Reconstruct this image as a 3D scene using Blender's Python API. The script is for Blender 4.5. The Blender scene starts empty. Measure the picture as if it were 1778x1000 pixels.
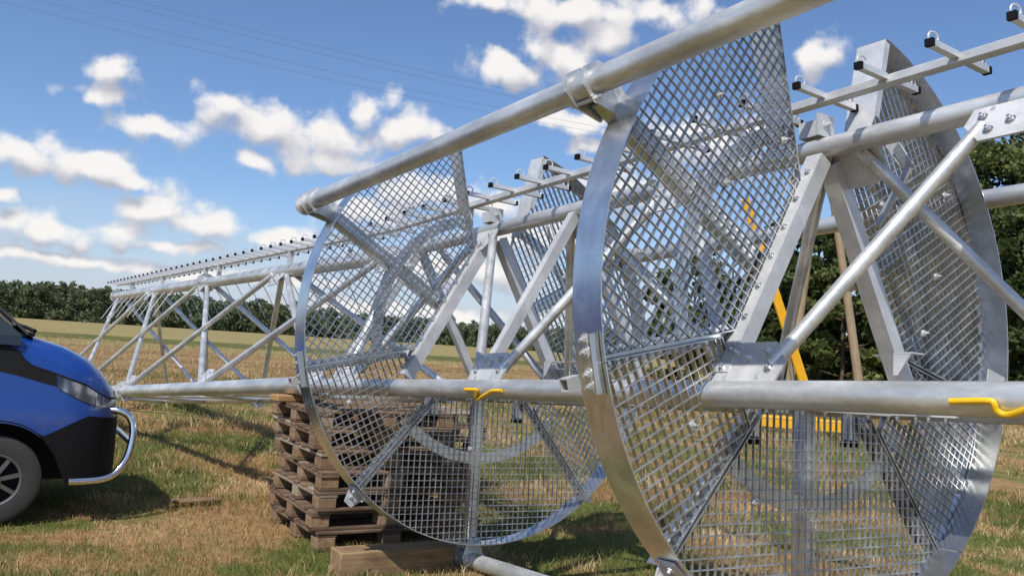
import bpy, bmesh, math, random
import numpy as np
from mathutils import Vector, Matrix
from math import radians, cos, sin, pi, sqrt, atan2
random.seed(7); rng = np.random.default_rng(11)
sc = bpy.context.scene
COL = sc.collection

# ------------------------------------------------------------------ camera
CAM = Vector((5.520, -3.551, 1.600))
RIGHT = Vector((0.565422, 0.822310, 0.064061)); DOWN = Vector((-0.020866, 0.091904, -0.995549)); FWD = Vector((-0.824538, 0.561569, 0.069123))
FPX = 1533.6
cd = bpy.data.cameras.new('camera'); cam = bpy.data.objects.new('camera', cd); COL.objects.link(cam)
mw = Matrix(((RIGHT.x, -DOWN.x, -FWD.x, CAM.x), (RIGHT.y, -DOWN.y, -FWD.y, CAM.y), (RIGHT.z, -DOWN.z, -FWD.z, CAM.z), (0, 0, 0, 1)))
cam.matrix_world = mw
cd.sensor_width = 36; cd.lens = FPX / 1778 * 36; cd.clip_start = .05; cd.clip_end = 3000
sc.camera = cam
sc.cycles.max_bounces = 5; sc.cycles.diffuse_bounces = 2; sc.cycles.glossy_bounces = 3; sc.cycles.transmission_bounces = 2; sc.cycles.caustics_reflective = False; sc.cycles.caustics_refractive = False
sc.view_settings.view_transform = 'Standard'; sc.view_settings.look = 'None'; sc.view_settings.exposure = 0.0; sc.view_settings.gamma = 1

# ------------------------------------------------------------------ sun and sky
SUN = Vector((.42, -.65, 1.0)).normalized()
sl = bpy.data.lights.new('sun', 'SUN'); so = bpy.data.objects.new('sun', sl); COL.objects.link(so)
sl.energy = 4.6; sl.angle = radians(.53); sl.color = (1, .95, .87)
so.rotation_euler = SUN.to_track_quat('Z', 'Y').to_euler(); so.location = (10, -15, 25)
W = bpy.data.worlds.new('World'); sc.world = W; W.use_nodes = True
nt = W.node_tree; nt.nodes.clear()
class NB:
    def __init__(s, nt): s.nt = nt
    def n(s, t, **k):
        o = s.nt.nodes.new(t)
        for a, b in k.items(): setattr(o, a, b)
        return o
    def put(s, sock, v):
        if isinstance(v, bpy.types.NodeSocket): s.nt.links.new(v, sock)
        else: sock.default_value = v
    def math(s, op, a, b=0.0, c=None, clamp=False):
        o = s.n('ShaderNodeMath', operation=op, use_clamp=clamp); s.put(o.inputs[0], a); s.put(o.inputs[1], b)
        if c is not None: s.put(o.inputs[2], c)
        return o.outputs[0]
    def vec(s, op, a, b=(0, 0, 0)):
        o = s.n('ShaderNodeVectorMath', operation=op); s.put(o.inputs[0], a); s.put(o.inputs[1], b)
        return o.outputs[1] if op in ('LENGTH', 'DOT_PRODUCT', 'DISTANCE') else o.outputs[0]
    def noise(s, v, scale, detail=6, rough=.55, out=0, dist=0):
        o = s.n('ShaderNodeTexNoise'); s.put(o.inputs['Vector'], v); o.inputs['Scale'].default_value = scale
        o.inputs['Detail'].default_value = detail; o.inputs['Roughness'].default_value = rough; o.inputs['Distortion'].default_value = dist
        return o.outputs[out]
    def ramp(s, f, stops):
        o = s.n('ShaderNodeValToRGB'); s.put(o.inputs[0], f); e = o.color_ramp.elements
        while len(e) < len(stops): e.new(.5)
        for el, (p_, c) in zip(e, stops):
            el.position = p_; el.color = c if len(c) == 4 else (*c, 1)
        return o.outputs[0]
    def mix(s, f, a, b, mode='MIX'):
        o = s.n('ShaderNodeMix', data_type='RGBA', blend_type=mode); s.put(o.inputs[0], f)
        for i, v in ((6, a), (7, b)):
            if not isinstance(v, bpy.types.NodeSocket) and len(v) == 3: v = (*v, 1)
            s.put(o.inputs[i], v)
        return o.outputs[2]
    def sstep(s, v, a, b):
        o = s.n('ShaderNodeMapRange', interpolation_type='SMOOTHSTEP'); s.put(o.inputs[0], v)
        o.inputs[1].default_value = a; o.inputs[2].default_value = b
        return o.outputs[0]
nb = NB(nt)
sky = nb.n('ShaderNodeTexSky', sky_type='NISHITA'); sky.sun_disc = False
sky.sun_elevation = math.asin(SUN.z); sky.sun_rotation = atan2(SUN.x, SUN.y)
sky.air_density = 1.0; sky.dust_density = .4; sky.ozone_density = 4.5; sky.altitude = 100
def pix_dir(u, v): return (RIGHT * ((u - 889) / FPX) + DOWN * ((v - 500) / FPX) + FWD).normalized()
AZ0 = atan2(FWD.y, FWD.x)
def azel(d): return ((atan2(d.y, d.x) - AZ0 + pi) % (2 * pi) - pi, math.asin(d.z))
# cumulus field: one ellipse (centre, half width, half height) per puff, in azimuth / elevation
puffs = [(195,118,62,26),(165,170,58,24),(262,222,100,28),(40,262,110,36),(150,288,120,36),(230,312,60,20),(398,185,60,34),(470,222,90,48),
         (560,240,110,52),(645,192,58,44),(705,222,76,42),(570,282,150,32),(448,280,48,22),(270,362,98,32),(340,390,100,32),(95,396,120,28),(205,402,110,26),
         (300,425,120,16),(505,412,80,20),(935,82,44,46),(890,122,105,34),(990,112,80,44),(1000,18,190,34),(850,6,90,22),(1140,30,110,36),(1060,62,90,36),
         (1000,212,80,22),(1012,250,36,20),(1425,98,60,40),(745,335,120,42),(640,372,100,32),(860,362,70,32),(930,415,110,40),(800,470,200,40),(1080,330,120,60),(1230,250,130,60),
         (130,450,200,12),(700,540,260,20),(0,335,26,14),(400,480,220,16)]
tc = nb.n('ShaderNodeTexCoord').outputs['Generated']
sep = nb.n('ShaderNodeSeparateXYZ'); nt.links.new(tc, sep.inputs[0])
# azimuth measured from the view direction
cx_, sx_ = cos(-AZ0), sin(-AZ0)
rx = nb.math('SUBTRACT', nb.math('MULTIPLY', sep.outputs[0], cx_), nb.math('MULTIPLY', sep.outputs[1], sx_))
ry = nb.math('ADD', nb.math('MULTIPLY', sep.outputs[0], sx_), nb.math('MULTIPLY', sep.outputs[1], cx_))
az = nb.math('ARCTAN2', ry, rx); el = nb.math('ARCSINE', sep.outputs[2])
cmb = nb.n('ShaderNodeCombineXYZ'); nt.links.new(az, cmb.inputs[0]); nt.links.new(el, cmb.inputs[1])
ae = cmb.outputs[0]
wv = nb.vec('SUBTRACT', nb.noise(ae, 16, 3, .6, out=1), (.5, .5, .5))
v2 = nb.vec('ADD', ae, nb.vec('MULTIPLY', wv, (.035, .03, 0)))
def muladd(v, a, b):
    o = nb.n('ShaderNodeVectorMath', operation='MULTIPLY_ADD'); nb.put(o.inputs[0], v); o.inputs[1].default_value = a; o.inputs[2].default_value = b; return o.outputs[0]
def body_field(off):
    v = nb.vec('ADD', v2, off); cur = None
    for (u, y, a, b) in puffs:
        A, E_ = azel(pix_dir(u, y)); ka, kb = FPX / (a * 1.05), FPX / (b * 1.12)
        d = nb.vec('LENGTH', muladd(v, (ka, kb, 0), (-A * ka, -E_ * kb, 0)))
        cur = d if cur is None else nb.math('SMOOTH_MIN', cur, d, .25)
    body = nb.math('SUBTRACT', 1.0, cur)
    # the same fair-weather cumulus goes on round the rest of the sky
    other = nb.math('MULTIPLY', nb.math('SUBTRACT', nb.noise(nb.vec('MULTIPLY', v, (1, 2.0, 1)), 3.2, 2, .5), .54), 5.0)
    return nb.math('ADD', nb.math('MULTIPLY', body, w_in), nb.math('MULTIPLY', other, w_out))
w_out = nb.math('MAXIMUM', nb.sstep(nb.math('ABSOLUTE', az), .62, .78), nb.sstep(el, .5, .6)); w_in = nb.math('SUBTRACT', 1.0, w_out)
b0_ = body_field((0, 0, 0)); b1_ = body_field((.005, .020, 0))
def fine_field(off, det):
    v = nb.vec('ADD', ae, off); fine = nb.math('SUBTRACT', nb.noise(v, 26, det, .58), .5)
    vor = nb.n('ShaderNodeTexVoronoi', feature='F1'); nt.links.new(nb.vec('ADD', v, nb.vec('MULTIPLY', wv, (.02, .02, 0))), vor.inputs['Vector']); vor.inputs['Scale'].default_value = 34
    return nb.math('ADD', nb.math('MULTIPLY', fine, 1.8), nb.math('MULTIPLY', nb.math('SUBTRACT', .42, vor.outputs['Distance']), .75))
d0 = nb.math('ADD', nb.math('MAXIMUM', b0_, -1.5), fine_field((0, 0, 0), 7)); d1 = nb.math('ADD', nb.math('MAXIMUM', b1_, -1.5), fine_field((.005, .020, 0), 3))
alpha = nb.math('MULTIPLY', nb.sstep(d0, -.06, .62), .96)
lit = nb.math('ADD', nb.math('ADD', .50, nb.math('MULTIPLY', nb.math('SUBTRACT', d0, d1), .30)), nb.math('MULTIPLY', nb.math('SUBTRACT', b0_, b1_), .42), clamp=True)
ccol = nb.mix(nb.sstep(lit, .12, .88), (.47, .48, .56), (.97, .94, .91))
skyc = nb.mix(1.0, sky.outputs[0], (.116, .122, .134), 'MULTIPLY')
hz = nb.math('MULTIPLY', nb.sstep(nb.math('ADD', el, nb.math('MULTIPLY', nb.math('SUBTRACT', nb.noise(nb.vec('MULTIPLY', ae, (1, 4, 1)), 5, 5, .6), .5), .16)), .17, .02), .72)
skyc = nb.mix(hz, skyc, (.56, .61, .72))
final = nb.mix(alpha, skyc, ccol)
bg = nb.n('ShaderNodeBackground'); nt.links.new(final, bg.inputs[0]); bg.inputs[1].default_value = 1.0
wo = nb.n('ShaderNodeOutputWorld'); nt.links.new(bg.outputs[0], wo.inputs[0])
W.cycles.sampling_method = 'MANUAL'; W.cycles.sample_map_resolution = 512

# ------------------------------------------------------------------ materials
MATS = {}
def material(name, build):
    m = bpy.data.materials.new(name); m.use_nodes = True; t = m.node_tree; b = NB(t)
    bs = t.nodes['Principled BSDF']; build(b, bs); MATS[name] = m; return m
def coord(b, out='Object'): return b.n('ShaderNodeTexCoord').outputs[out]
def bump(b, bs, h, strength=.3, dist=.01):
    o = b.n('ShaderNodeBump'); b.put(o.inputs['Height'], h); o.inputs['Strength'].default_value = strength; o.inputs['Distance'].default_value = dist
    b.nt.links.new(o.outputs[0], bs.inputs['Normal'])
def galv(lo, hi, met, r0, r1, sc1=9, streak=(1, 1, 1)):
    def f(b, bs):
        c = b.vec('MULTIPLY', coord(b), streak)
        n1 = b.noise(c, sc1, 6, .62); n2 = b.noise(c, 70, 3, .5); n3 = b.noise(c, 2.2, 4, .6)
        k = b.math('ADD', b.math('MULTIPLY', n1, .6), b.math('ADD', b.math('MULTIPLY', n2, .15), b.math('MULTIPLY', n3, .25)))
        b.put(bs.inputs['Base Color'], b.ramp(k, [(.40, lo), (.52, tuple((x + y) / 2 for x, y in zip(lo, hi))), (.60, hi)]))
        bs.inputs['Metallic'].default_value = met
        b.put(bs.inputs['Roughness'], b.math('ADD', r0, b.math('MULTIPLY', n1, r1 - r0)))
        bump(b, bs, k, .12, .004)
    return f
material('zinc_tube', galv((.54, .55, .545), (.86, .865, .855), .62, .28, .52, 9, (.35, 1, 1)))
material('zinc_sheet', galv((.56, .59, .61), (.80, .82, .84), .92, .14, .36, 7))
material('zinc_bar', galv((.40, .41, .415), (.70, .71, .715), .88, .28, .48, 8))
material('zinc_angle', galv((.56, .57, .58), (.78, .785, .79), .45, .36, .6, 6))
def flat(col, rough, met=0, var=.12, sc_=30):
    def f(b, bs):
        n = b.noise(coord(b), sc_, 5, .6)
        b.put(bs.inputs['Base Color'], b.mix(n, tuple(x * (1 - var) for x in col), tuple(min(1, x * (1 + var)) for x in col)))
        bs.inputs['Specular IOR Level'].default_value = .5 if max(col) > .02 else .18
        bs.inputs['Metallic'].default_value = met; b.put(bs.inputs['Roughness'], b.math('ADD', rough - .06, b.math('MULTIPLY', n, .12)))
    return f
material('black_plastic', flat((.007, .007, .008), .68))
material('black_trim', flat((.012, .012, .013), .6, 0, .3))
material('yellow_paint', flat((.85, .52, .015), .42, 0, .15, 12))
material('orange_yellow', flat((.75, .38, .01), .45, 0, .2, 9))
material('rubber', flat((.035, .034, .033), .75, 0, .35, 14))
material('alloy', flat((.20, .205, .21), .4, .8))
material('chrome', flat((.72, .73, .75), .14, 1))
material('cable', flat((.16, .17, .19), .5))
def f_blue(b, bs):
    n = b.noise(coord(b), 14, 5, .6); bs.inputs['Roughness'].default_value = .32
    b.put(bs.inputs['Base Color'], b.mix(b.math('MULTIPLY', n, .3), (.006, .055, .31), (.014, .075, .33)))
    b.put(bs.inputs['Roughness'], b.math('ADD', .2, b.math('MULTIPLY', n, .2)))
    sp = b.n('ShaderNodeSeparateXYZ'); b.put(sp.inputs[0], coord(b)); dirt = b.math('MULTIPLY', b.sstep(sp.outputs[2], 1.0, .6), b.sstep(b.noise(coord(b), 6, 7, .7), .45, .7))
    b.put(bs.inputs['Base Color'], b.mix(b.math('MULTIPLY', dirt, .35), b.mix(b.math('MULTIPLY', n, .3), (.005, .045, .26), (.012, .065, .29)), (.16, .13, .09)))
    bs.inputs['Coat Weight'].default_value = .7; bs.inputs['Coat Roughness'].default_value = .06
material('blue_paint', f_blue)
def f_glass(b, bs):
    bs.inputs['Base Color'].default_value = (.02, .025, .03, 1); bs.inputs['Roughness'].default_value = .05; bs.inputs['Specular IOR Level'].default_value = .8
material('dark_glass', f_glass)
def f_lens(b, bs):
    n = b.noise(b.vec('MULTIPLY', coord(b), (1.4, 1, .8)), 7, 2, .4)
    b.put(bs.inputs['Base Color'], b.ramp(n, [(.36, (.025, .028, .03)), (.52, (.10, .105, .11)), (.62, (.36, .37, .39))])); bs.inputs['Roughness'].default_value = .1
    bs.inputs['Metallic'].default_value = .4; bs.inputs['Coat Weight'].default_value = 1; bs.inputs['Coat Roughness'].default_value = .03
material('lamp_lens', f_lens)
def wood(c0, c1, c2, stretch):
    def f(b, bs):
        oi = b.n('ShaderNodeObjectInfo'); c = b.vec('ADD', coord(b), b.vec('MULTIPLY', oi.outputs['Location'], (3.1, 1.7, 2.3)))
        g = b.noise(b.vec('MULTIPLY', c, stretch), 26, 6, .65); n = b.noise(c, 5, 5, .6)
        k = b.math('ADD', b.math('MULTIPLY', g, .6), b.math('MULTIPLY', n, .4))
        col = b.ramp(k, [(.32, c0), (.5, c1), (.68, c2)])
        col = b.mix(b.math('MULTIPLY', b.sstep(oi.outputs['Random'], .35, 1), .7), col, b.mix(.75, col, c0)); col = b.mix(b.math('MULTIPLY', b.sstep(oi.outputs['Random'], .3, 0), .55), col, (.44, .39, .33))
        b.put(bs.inputs['Base Color'], col); bs.inputs['Roughness'].default_value = .85
        bump(b, bs, g, .5, .004)
    return f
material('pallet_wood', wood((.06, .038, .025), (.165, .105, .065), (.33, .235, .15), (1, .12, 1)))
material('pallet_block_wood', wood((.12, .075, .045), (.27, .17, .095), (.42, .29, .17), (.3, 1, 1)))
material('fresh_wood', wood((.30, .17, .07), (.45, .28, .125), (.58, .39, .20), (1, .12, 1)))
material('beam_wood', wood((.10, .062, .035), (.26, .165, .085), (.42, .28, .15), (1, .1, 1)))
material('pole_wood', wood((.22, .16, .095), (.40, .30, .19), (.55, .43, .29), (1, 1, .1)))
def f_bark(b, bs):
    n = b.noise(b.vec('MULTIPLY', coord(b), (1, 1, .2)), 8, 5, .6)
    b.put(bs.inputs['Base Color'], b.ramp(n, [(.3, (.04, .028, .02)), (.7, (.17, .12, .08))])); bs.inputs['Roughness'].default_value = .9
material('bark', f_bark)
def foliage(name, c0, c1, c2):
    def f(b, bs):
        at = b.n('ShaderNodeAttribute', attribute_name='tint').outputs['Fac']
        b.put(bs.inputs['Base Color'], b.ramp(at, [(0, c0), (.55, c1), (1, c2)] if name != 'grass_blade' else [(0, (.06, .10, .018)), (.34, (.17, .21, .05)), (.42, (.24, .13, .06)), (.62, (.45, .30, .13)), (1, (.74, .58, .34))])); bs.inputs['Roughness'].default_value = .6
        bs.inputs['Specular IOR Level'].default_value = .25
        tr = b.n('ShaderNodeBsdfTranslucent'); b.put(tr.inputs[0], b.ramp(at, [(0, c1), (1, c2)]))
        mx = b.n('ShaderNodeMixShader'); mx.inputs[0].default_value = .28
        b.nt.links.new(bs.outputs[0], mx.inputs[1]); b.nt.links.new(tr.outputs[0], mx.inputs[2])
        b.nt.links.new(mx.outputs[0], b.nt.nodes['Material Output'].inputs[0])
    material(name, f)
foliage('pine_leaf', (.026, .042, .014), (.070, .100, .030), (.17, .20, .07))
foliage('leaf_tree', (.055, .072, .020), (.125, .155, .042), (.27, .28, .10))
foliage('forest_leaf', (.075, .10, .055), (.14, .175, .085), (.22, .25, .125))
foliage('grass_blade', (.085, .15, .025), (.42, .29, .12), (.78, .60, .34))

# ------------------------------------------------------------------ mesh helpers
class MB:
    def __init__(s): s.v = []; s.f = []; s.m = []
    def add(s, vs, fs, m=0):
        o = len(s.v); s.v += [tuple(x) for x in vs]
        for f in fs: s.f.append(tuple(i + o for i in f)); s.m.append(m)
        return s
    def box(s, c, ax, ay, az_, m=0):   # centre and three half-extent vectors
        c, ax, ay, az_ = map(Vector, (c, ax, ay, az_))
        vs = [c + i * ax + j * ay + k * az_ for i in (-1, 1) for j in (-1, 1) for k in (-1, 1)]
        if ax.cross(ay).dot(az_) < 0: fs = [(0, 2, 3, 1), (4, 5, 7, 6), (0, 1, 5, 4), (2, 6, 7, 3), (0, 4, 6, 2), (1, 3, 7, 5)]
        else: fs = [(0, 1, 3, 2), (4, 6, 7, 5), (0, 4, 5, 1), (2, 3, 7, 6), (0, 2, 6, 4), (1, 5, 7, 3)]
        return s.add(vs, fs, m)
    def abox(s, lo, hi, m=0):
        c = [(a + b) / 2 for a, b in zip(lo, hi)]; h = [(b - a) / 2 for a, b in zip(lo, hi)]
        return s.box(c, (h[0], 0, 0), (0, h[1], 0), (0, 0, h[2]), m)
    def beam(s, p0, p1, w, h, side, m=0):   # w along side, h across
        p0, p1 = Vector(p0), Vector(p1); d = p1 - p0; L = d.length; d = d / L
        sd = Vector(side); sd = (sd - sd.dot(d) * d).normalized(); t = d.cross(sd)
        return s.box((p0 + p1) / 2, d * L / 2, sd * w / 2, t * h / 2, m)
    def tube(s, pts, r, n=16, m=0, caps=True):
        pts = [Vector(p) for p in pts]; rs = r if isinstance(r, (list, tuple)) else [r] * len(pts)
        rings = []; ref = None
        for i, p in enumerate(pts):
            a = pts[max(i - 1, 0)]; b = pts[min(i + 1, len(pts) - 1)]; t = (b - a).normalized()
            if ref is None:
                ref = Vector((0, 0, 1)) if abs(t.z) < .9 else Vector((0, 1, 0))
            u = (ref - ref.dot(t) * t).normalized(); ref = u; w = t.cross(u)
            rings.append([p + rs[i] * (u * cos(2 * pi * k / n) + w * sin(2 * pi * k / n)) for k in range(n)])
        vs = [v for rg in rings for v in rg]; fs = []
        for i in range(len(rings) - 1):
            for k in range(n):
                fs.append((i * n + k, i * n + (k + 1) % n, (i + 1) * n + (k + 1) % n, (i + 1) * n + k))
        if caps:
            fs.append(tuple(range(n - 1, -1, -1))); fs.append(tuple((len(rings) - 1) * n + k for k in range(n)))
        return s.add(vs, fs, m)
    def plate(s, outline, t, m=0):   # planar polygon (3D points) thickened by t along its normal
        pts = [Vector(p) for p in outline]; nrm = (pts[1] - pts[0]).cross(pts[2] - pts[1]).normalized()
        n = len(pts); vs = [p - nrm * t / 2 for p in pts] + [p + nrm * t / 2 for p in pts]
        fs = [tuple(range(n - 1, -1, -1)), tuple(range(n, 2 * n))] + [(i, (i + 1) % n, n + (i + 1) % n, n + i) for i in range(n)]
        return s.add(vs, fs, m)
    def torus(s, c, ax, R_, r, n=16, k=8, a0=0, a1=2 * pi, m=0, ref=None):
        c, ax = Vector(c), Vector(ax).normalized(); rf = Vector(ref) if ref else (Vector((0, 0, 1)) if abs(ax.z) < .9 else Vector((1, 0, 0)))
        u = (rf - rf.dot(ax) * ax).normalized(); w = ax.cross(u)
        pts = [c + R_ * (u * cos(a0 + (a1 - a0) * i / n) + w * sin(a0 + (a1 - a0) * i / n)) for i in range(n + 1)]
        return s.tube(pts, r, k, m)
    def build(s, name, mats, parent=None, smooth=True, bevel=0, loc=None):
        me = bpy.data.meshes.new(name); me.from_pydata(s.v, [], s.f)
        if isinstance(mats, str): mats = [mats]
        for x in mats: me.materials.append(MATS[x])
        if len(mats) > 1: me.polygons.foreach_set('material_index', s.m)
        if bevel:
            bm = bmesh.new(); bm.from_mesh(me); bmesh.ops.bevel(bm, geom=bm.edges[:], offset=bevel, segments=1, affect='EDGES', clamp_overlap=True); bm.to_mesh(me); bm.free()
        if smooth:
            me.shade_smooth(); me.set_sharp_from_angle(angle=radians(35))
        me.update()
        o = bpy.data.objects.new(name, me); COL.objects.link(o)
        if parent: o.parent = parent
        if loc: o.location = loc
        return o
def empty(name, loc=(0, 0, 0), rz=0):
    o = bpy.data.objects.new(name, None); COL.objects.link(o); o.location = loc; o.rotation_euler = (0, 0, rz); o.empty_display_size = .2; return o
def tag(o, label=None, cat=None, group=None, kind=None):
    for k, v in (('label', label), ('category', cat), ('group', group), ('kind', kind)):
        if v: o[k] = v
    return o
def fast_mesh(name, V, T, mat, tint=None):
    me = bpy.data.meshes.new(name); V = np.ascontiguousarray(V, dtype=np.float32); T = np.ascontiguousarray(T, dtype=np.int32)
    me.vertices.add(len(V)); me.vertices.foreach_set('co', V.ravel())
    k = T.shape[1]; me.loops.add(T.size); me.loops.foreach_set('vertex_index', T.ravel())
    me.polygons.add(len(T)); me.polygons.foreach_set('loop_start', np.arange(len(T), dtype=np.int32) * k)
    me.update(calc_edges=True)
    if tint is not None:
        a = me.attributes.new('tint', 'FLOAT', 'POINT'); a.data.foreach_set('value', np.ascontiguousarray(tint, dtype=np.float32))
    me.materials.append(MATS[mat]); return me
def vnoise(x, y, s, seed):
    r = np.random.default_rng(seed).random((64, 64)); x = np.asarray(x) / s; y = np.asarray(y) / s
    xi = np.floor(x).astype(int); yi = np.floor(y).astype(int); fx = x - xi; fy = y - yi; fx = fx * fx * (3 - 2 * fx); fy = fy * fy * (3 - 2 * fy)
    g = lambda a, b: r[a % 64, b % 64]
    return (g(xi, yi) * (1 - fx) + g(xi + 1, yi) * fx) * (1 - fy) + (g(xi, yi + 1) * (1 - fx) + g(xi + 1, yi + 1) * fx) * fy
def green_patch(x, y):
    n = .40 * vnoise(x, y, 1.3, 1) + .38 * vnoise(x, y, .38, 2) + .22 * vnoise(x, y, .14, 3)
    return np.clip((n - .44) * 6 + .25 * vnoise(x, y, 5, 4), 0, 1)
def hgt(x, y):
    d = np.hypot(np.asarray(x) - CAM.x, np.asarray(y) - CAM.y)
    z = 1.6 * np.clip((d - 32) / 270, 0, 1.0) + (vnoise(x, y, 2.3, 5) - .5) * .05 * np.clip((d - 1) / 5, 0, 1) * np.clip(1 - (d - 60) / 60, 0, 1)
    return z + (vnoise(x, y, 37, 6) - .5) * .25 * np.clip((d - 25) / 60, 0, 1)

# ------------------------------------------------------------------ ground
FD = (FWD + RIGHT * -.36); FD = Vector((FD.x, FD.y, 0)).normalized()
def f_ground(b, bs):
    c = coord(b); g = b.n('ShaderNodeAttribute', attribute_name='tint').outputs['Fac']
    n1 = b.noise(c, 9, 8, .7); n2 = b.noise(c, 45, 5, .7); n3 = b.noise(c, 1.3, 5, .6)
    k = b.math('ADD', b.math('MULTIPLY', n1, .5), b.math('MULTIPLY', n2, .5))
    dry = b.ramp(k, [(.34, (.15, .085, .04)), (.52, (.33, .205, .10)), (.68, (.52, .37, .19))])
    grn = b.ramp(k, [(.34, (.06, .075, .018)), (.52, (.13, .15, .04)), (.68, (.24, .23, .09))])
    near = b.mix(g, dry, grn)
    q = b.math('SUBTRACT', b.vec('DOT_PRODUCT', c, tuple(FD)), FD.dot(CAM)); q = b.math('ADD', q, b.math('MULTIPLY', b.math('SUBTRACT', n3, .5), 3.0))
    st = b.noise(b.vec('MULTIPLY', c, (.35, .06, 1)), 2.0, 6, .65); s2 = b.noise(c, .25, 6, .65)
    stub = b.ramp(b.math('ADD', b.math('MULTIPLY', st, .5), b.math('MULTIPLY', s2, .5)), [(.36, (.15, .095, .045)), (.5, (.26, .165, .08)), (.64, (.36, .26, .13))])
    straw = b.ramp(s2, [(.3, (.22, .18, .075)), (.7, (.33, .27, .12))]); grs = b.ramp(s2, [(.3, (.075, .085, .025)), (.7, (.15, .15, .05))])
    col = b.mix(b.sstep(q, 16, 30), near, stub)
    col = b.mix(b.sstep(q, 58, 64), col, straw); col = b.mix(b.sstep(q, 74, 77), col, grs); col = b.mix(b.sstep(q, 96, 99), col, straw)
    b.put(bs.inputs['Base Color'], col); bs.inputs['Roughness'].default_value = .95; bs.inputs['Specular IOR Level'].default_value = .1
    bump(b, bs, k, .8, .03)
material('field_soil', f_ground)
def graded(c, fine, n_fine, grow, far):
    h = [0]; st = fine
    while h[-1] < far:
        h.append(h[-1] + st)
        if len(h) > n_fine: st *= grow
    h = np.array(h); return np.concatenate([c - h[:0:-1], c + h])
gx = graded(-1.0, .16, 50, 1.09, 900); gy = graded(0.5, .16, 50, 1.09, 900)
GX, GY = np.meshgrid(gx, gy, indexing='ij'); nx, ny = GX.shape
V = np.stack([GX, GY, hgt(GX, GY)], -1).reshape(-1, 3)
idx = np.arange(nx * ny).reshape(nx, ny); T = np.stack([idx[:-1, :-1], idx[1:, :-1], idx[1:, 1:], idx[:-1, 1:]], -1).reshape(-1, 4)
gme = fast_mesh('ground', V, T, 'field_soil', green_patch(GX, GY).ravel()); gme.shade_smooth()
gob = bpy.data.objects.new('ground', gme); COL.objects.link(gob); tag(gob, kind='structure')

# ------------------------------------------------------------------ lattice mast (lies along local X, its top towards +X)
MR = Matrix(((0.998078, 0.001862, -0.061949), (0, 0.999549, 0.030047), (0.061977, -0.029989, 0.997627)))
mast = empty('lattice_mast'); mast.matrix_world = Matrix.Translation((0, 0, 1.672)) @ MR.to_4x4()
tag(mast, 'galvanised steel lattice mast with round grating platforms lying on its side on pallets', 'mast')
def w2m(p): return MR.transposed() @ (Vector(p) - Vector((0, 0, 1.672)))
RC, RO, R, LP, TW = .81, 1.60, 1.47, 2.88, .164
XF = -1.68
def rc(x): return RC + .046 * max(0, XF - x)
def P(x, r, a): return Vector((x, r * cos(radians(a)), r * sin(radians(a))))
def CH(x, a): return P(x, rc(x), a)
XE, XJ, XR = -14.3, -7.68, 6.4
chords = {}
for a, r0 in ((90, .052), (210, .057), (330, .057)):
    mb = MB(); mb.tube([CH(XF, a), CH(XR, a)], r0, 24)
    c = mb.build('chord', 'zinc_tube', mast); chords[a] = c
    mb = MB()
    for x in (XR - .025, XR - .001): mb.tube([CH(x, a), CH(x + .02, a)], .11, 24)
    mb.build('flange', 'zinc_tube', c)
    for x0, x1, rr in ((XJ, XF, .076), (XE, XJ, .084)):
        mb = MB(); mb.tube([CH(x0, a), CH(x1, a)], rr, 24); c2 = mb.build('chord', 'zinc_tube', mast)
        d = (CH(x1, a) - CH(x0, a)).normalized()
        mb = MB(); mb.tube([CH(x0, a) + d * .001, CH(x0, a) + d * .028], .14, 24)
        for k in range(8):
            q = CH(x0, a) + Vector((0, .114 * cos(k * pi / 4), .114 * sin(k * pi / 4))); mb.tube([q + d * .026, q + d * .05], .014, 6)
        mb.build('flange', 'zinc_tube', c2)
        if x1 == XJ:
            mb = MB(); mb.tube([CH(x1, a) - d * .03, CH(x1, a) - d * .001], .14, 24); mb.build('flange', 'zinc_tube', c2)
    mb = MB(); mb.tube([CH(XF, a) - Vector((.05, 0, 0)), CH(XF, a) + Vector((.04, 0, 0))], .088, 24); mb.build('joint_sleeve', 'zinc_tube', mast)
faces = ((210, 90), (90, 330), (330, 210))
def fn(a, b): return P(0, 1, (a + b) / 2 if abs(a - b) < 180 else 30 if {a, b} == {90, 330} else 270)
FN = {(210, 90): 150, (90, 330): 30, (330, 210): 270}
def brace(x0, a, x1, b, r=.031, off=0):
    n = P(0, 1, FN.get((a, b), FN.get((b, a), 0)))
    p0, p1 = CH(x0, a), CH(x1, b); d = (p1 - p0).normalized()
    q0, q1 = p0 + d * .14 + n * (.02 + off), p1 - d * .14 + n * (.02 + off)
    mb = MB(); mb.tube([q0, q1], r, 14)
    for q, s_ in ((q0, -1), (q1, 1)):   # flattened, bolted ends
        sd = n.cross(d); mb.box(q + d * s_ * .045, d * .075, sd * r * .95, n * .007)
        mb.tube([q + d * s_ * .075 - n * .02, q + d * s_ * .075 + n * .022], .013, 6)
    return mb.build('brace', 'zinc_tube', mast)
nodes = [-14.1, -10.9, -7.63, -4.4, -1.54]
for a, b in faces:
    for i in range(len(nodes) - 1):
        x0, x1 = nodes[i], nodes[i + 1]
        brace(x0 + .05, a, x1 - .05, b, .034, .02); brace(x1 - .05, a, x0 + .05, b, .034, -.02)
lo = [-.84, 1.11, 3.05, 5.0]; tp = [-1.45, 0.0, 1.99, 3.85, 5.7]
lof = [-.85, .05, 2.0, 3.95, 5.9]; tpf = [-1.45, -.95, 1.0, 3.0, 4.95, 6.2]
for b, L0, T0 in ((210, lo, tp), (330, lof, tpf)):
    for i, x in enumerate(L0):
        if b == 330 and i == 0: continue
        brace(x - .05, b, T0[i] + .06, 90); brace(x + .05, b, T0[i + 1] - .06, 90)
for i, x in enumerate(lo[:-1]): brace(x + .08, 210, lo[i + 1] - .08, 330, .028)
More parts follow.
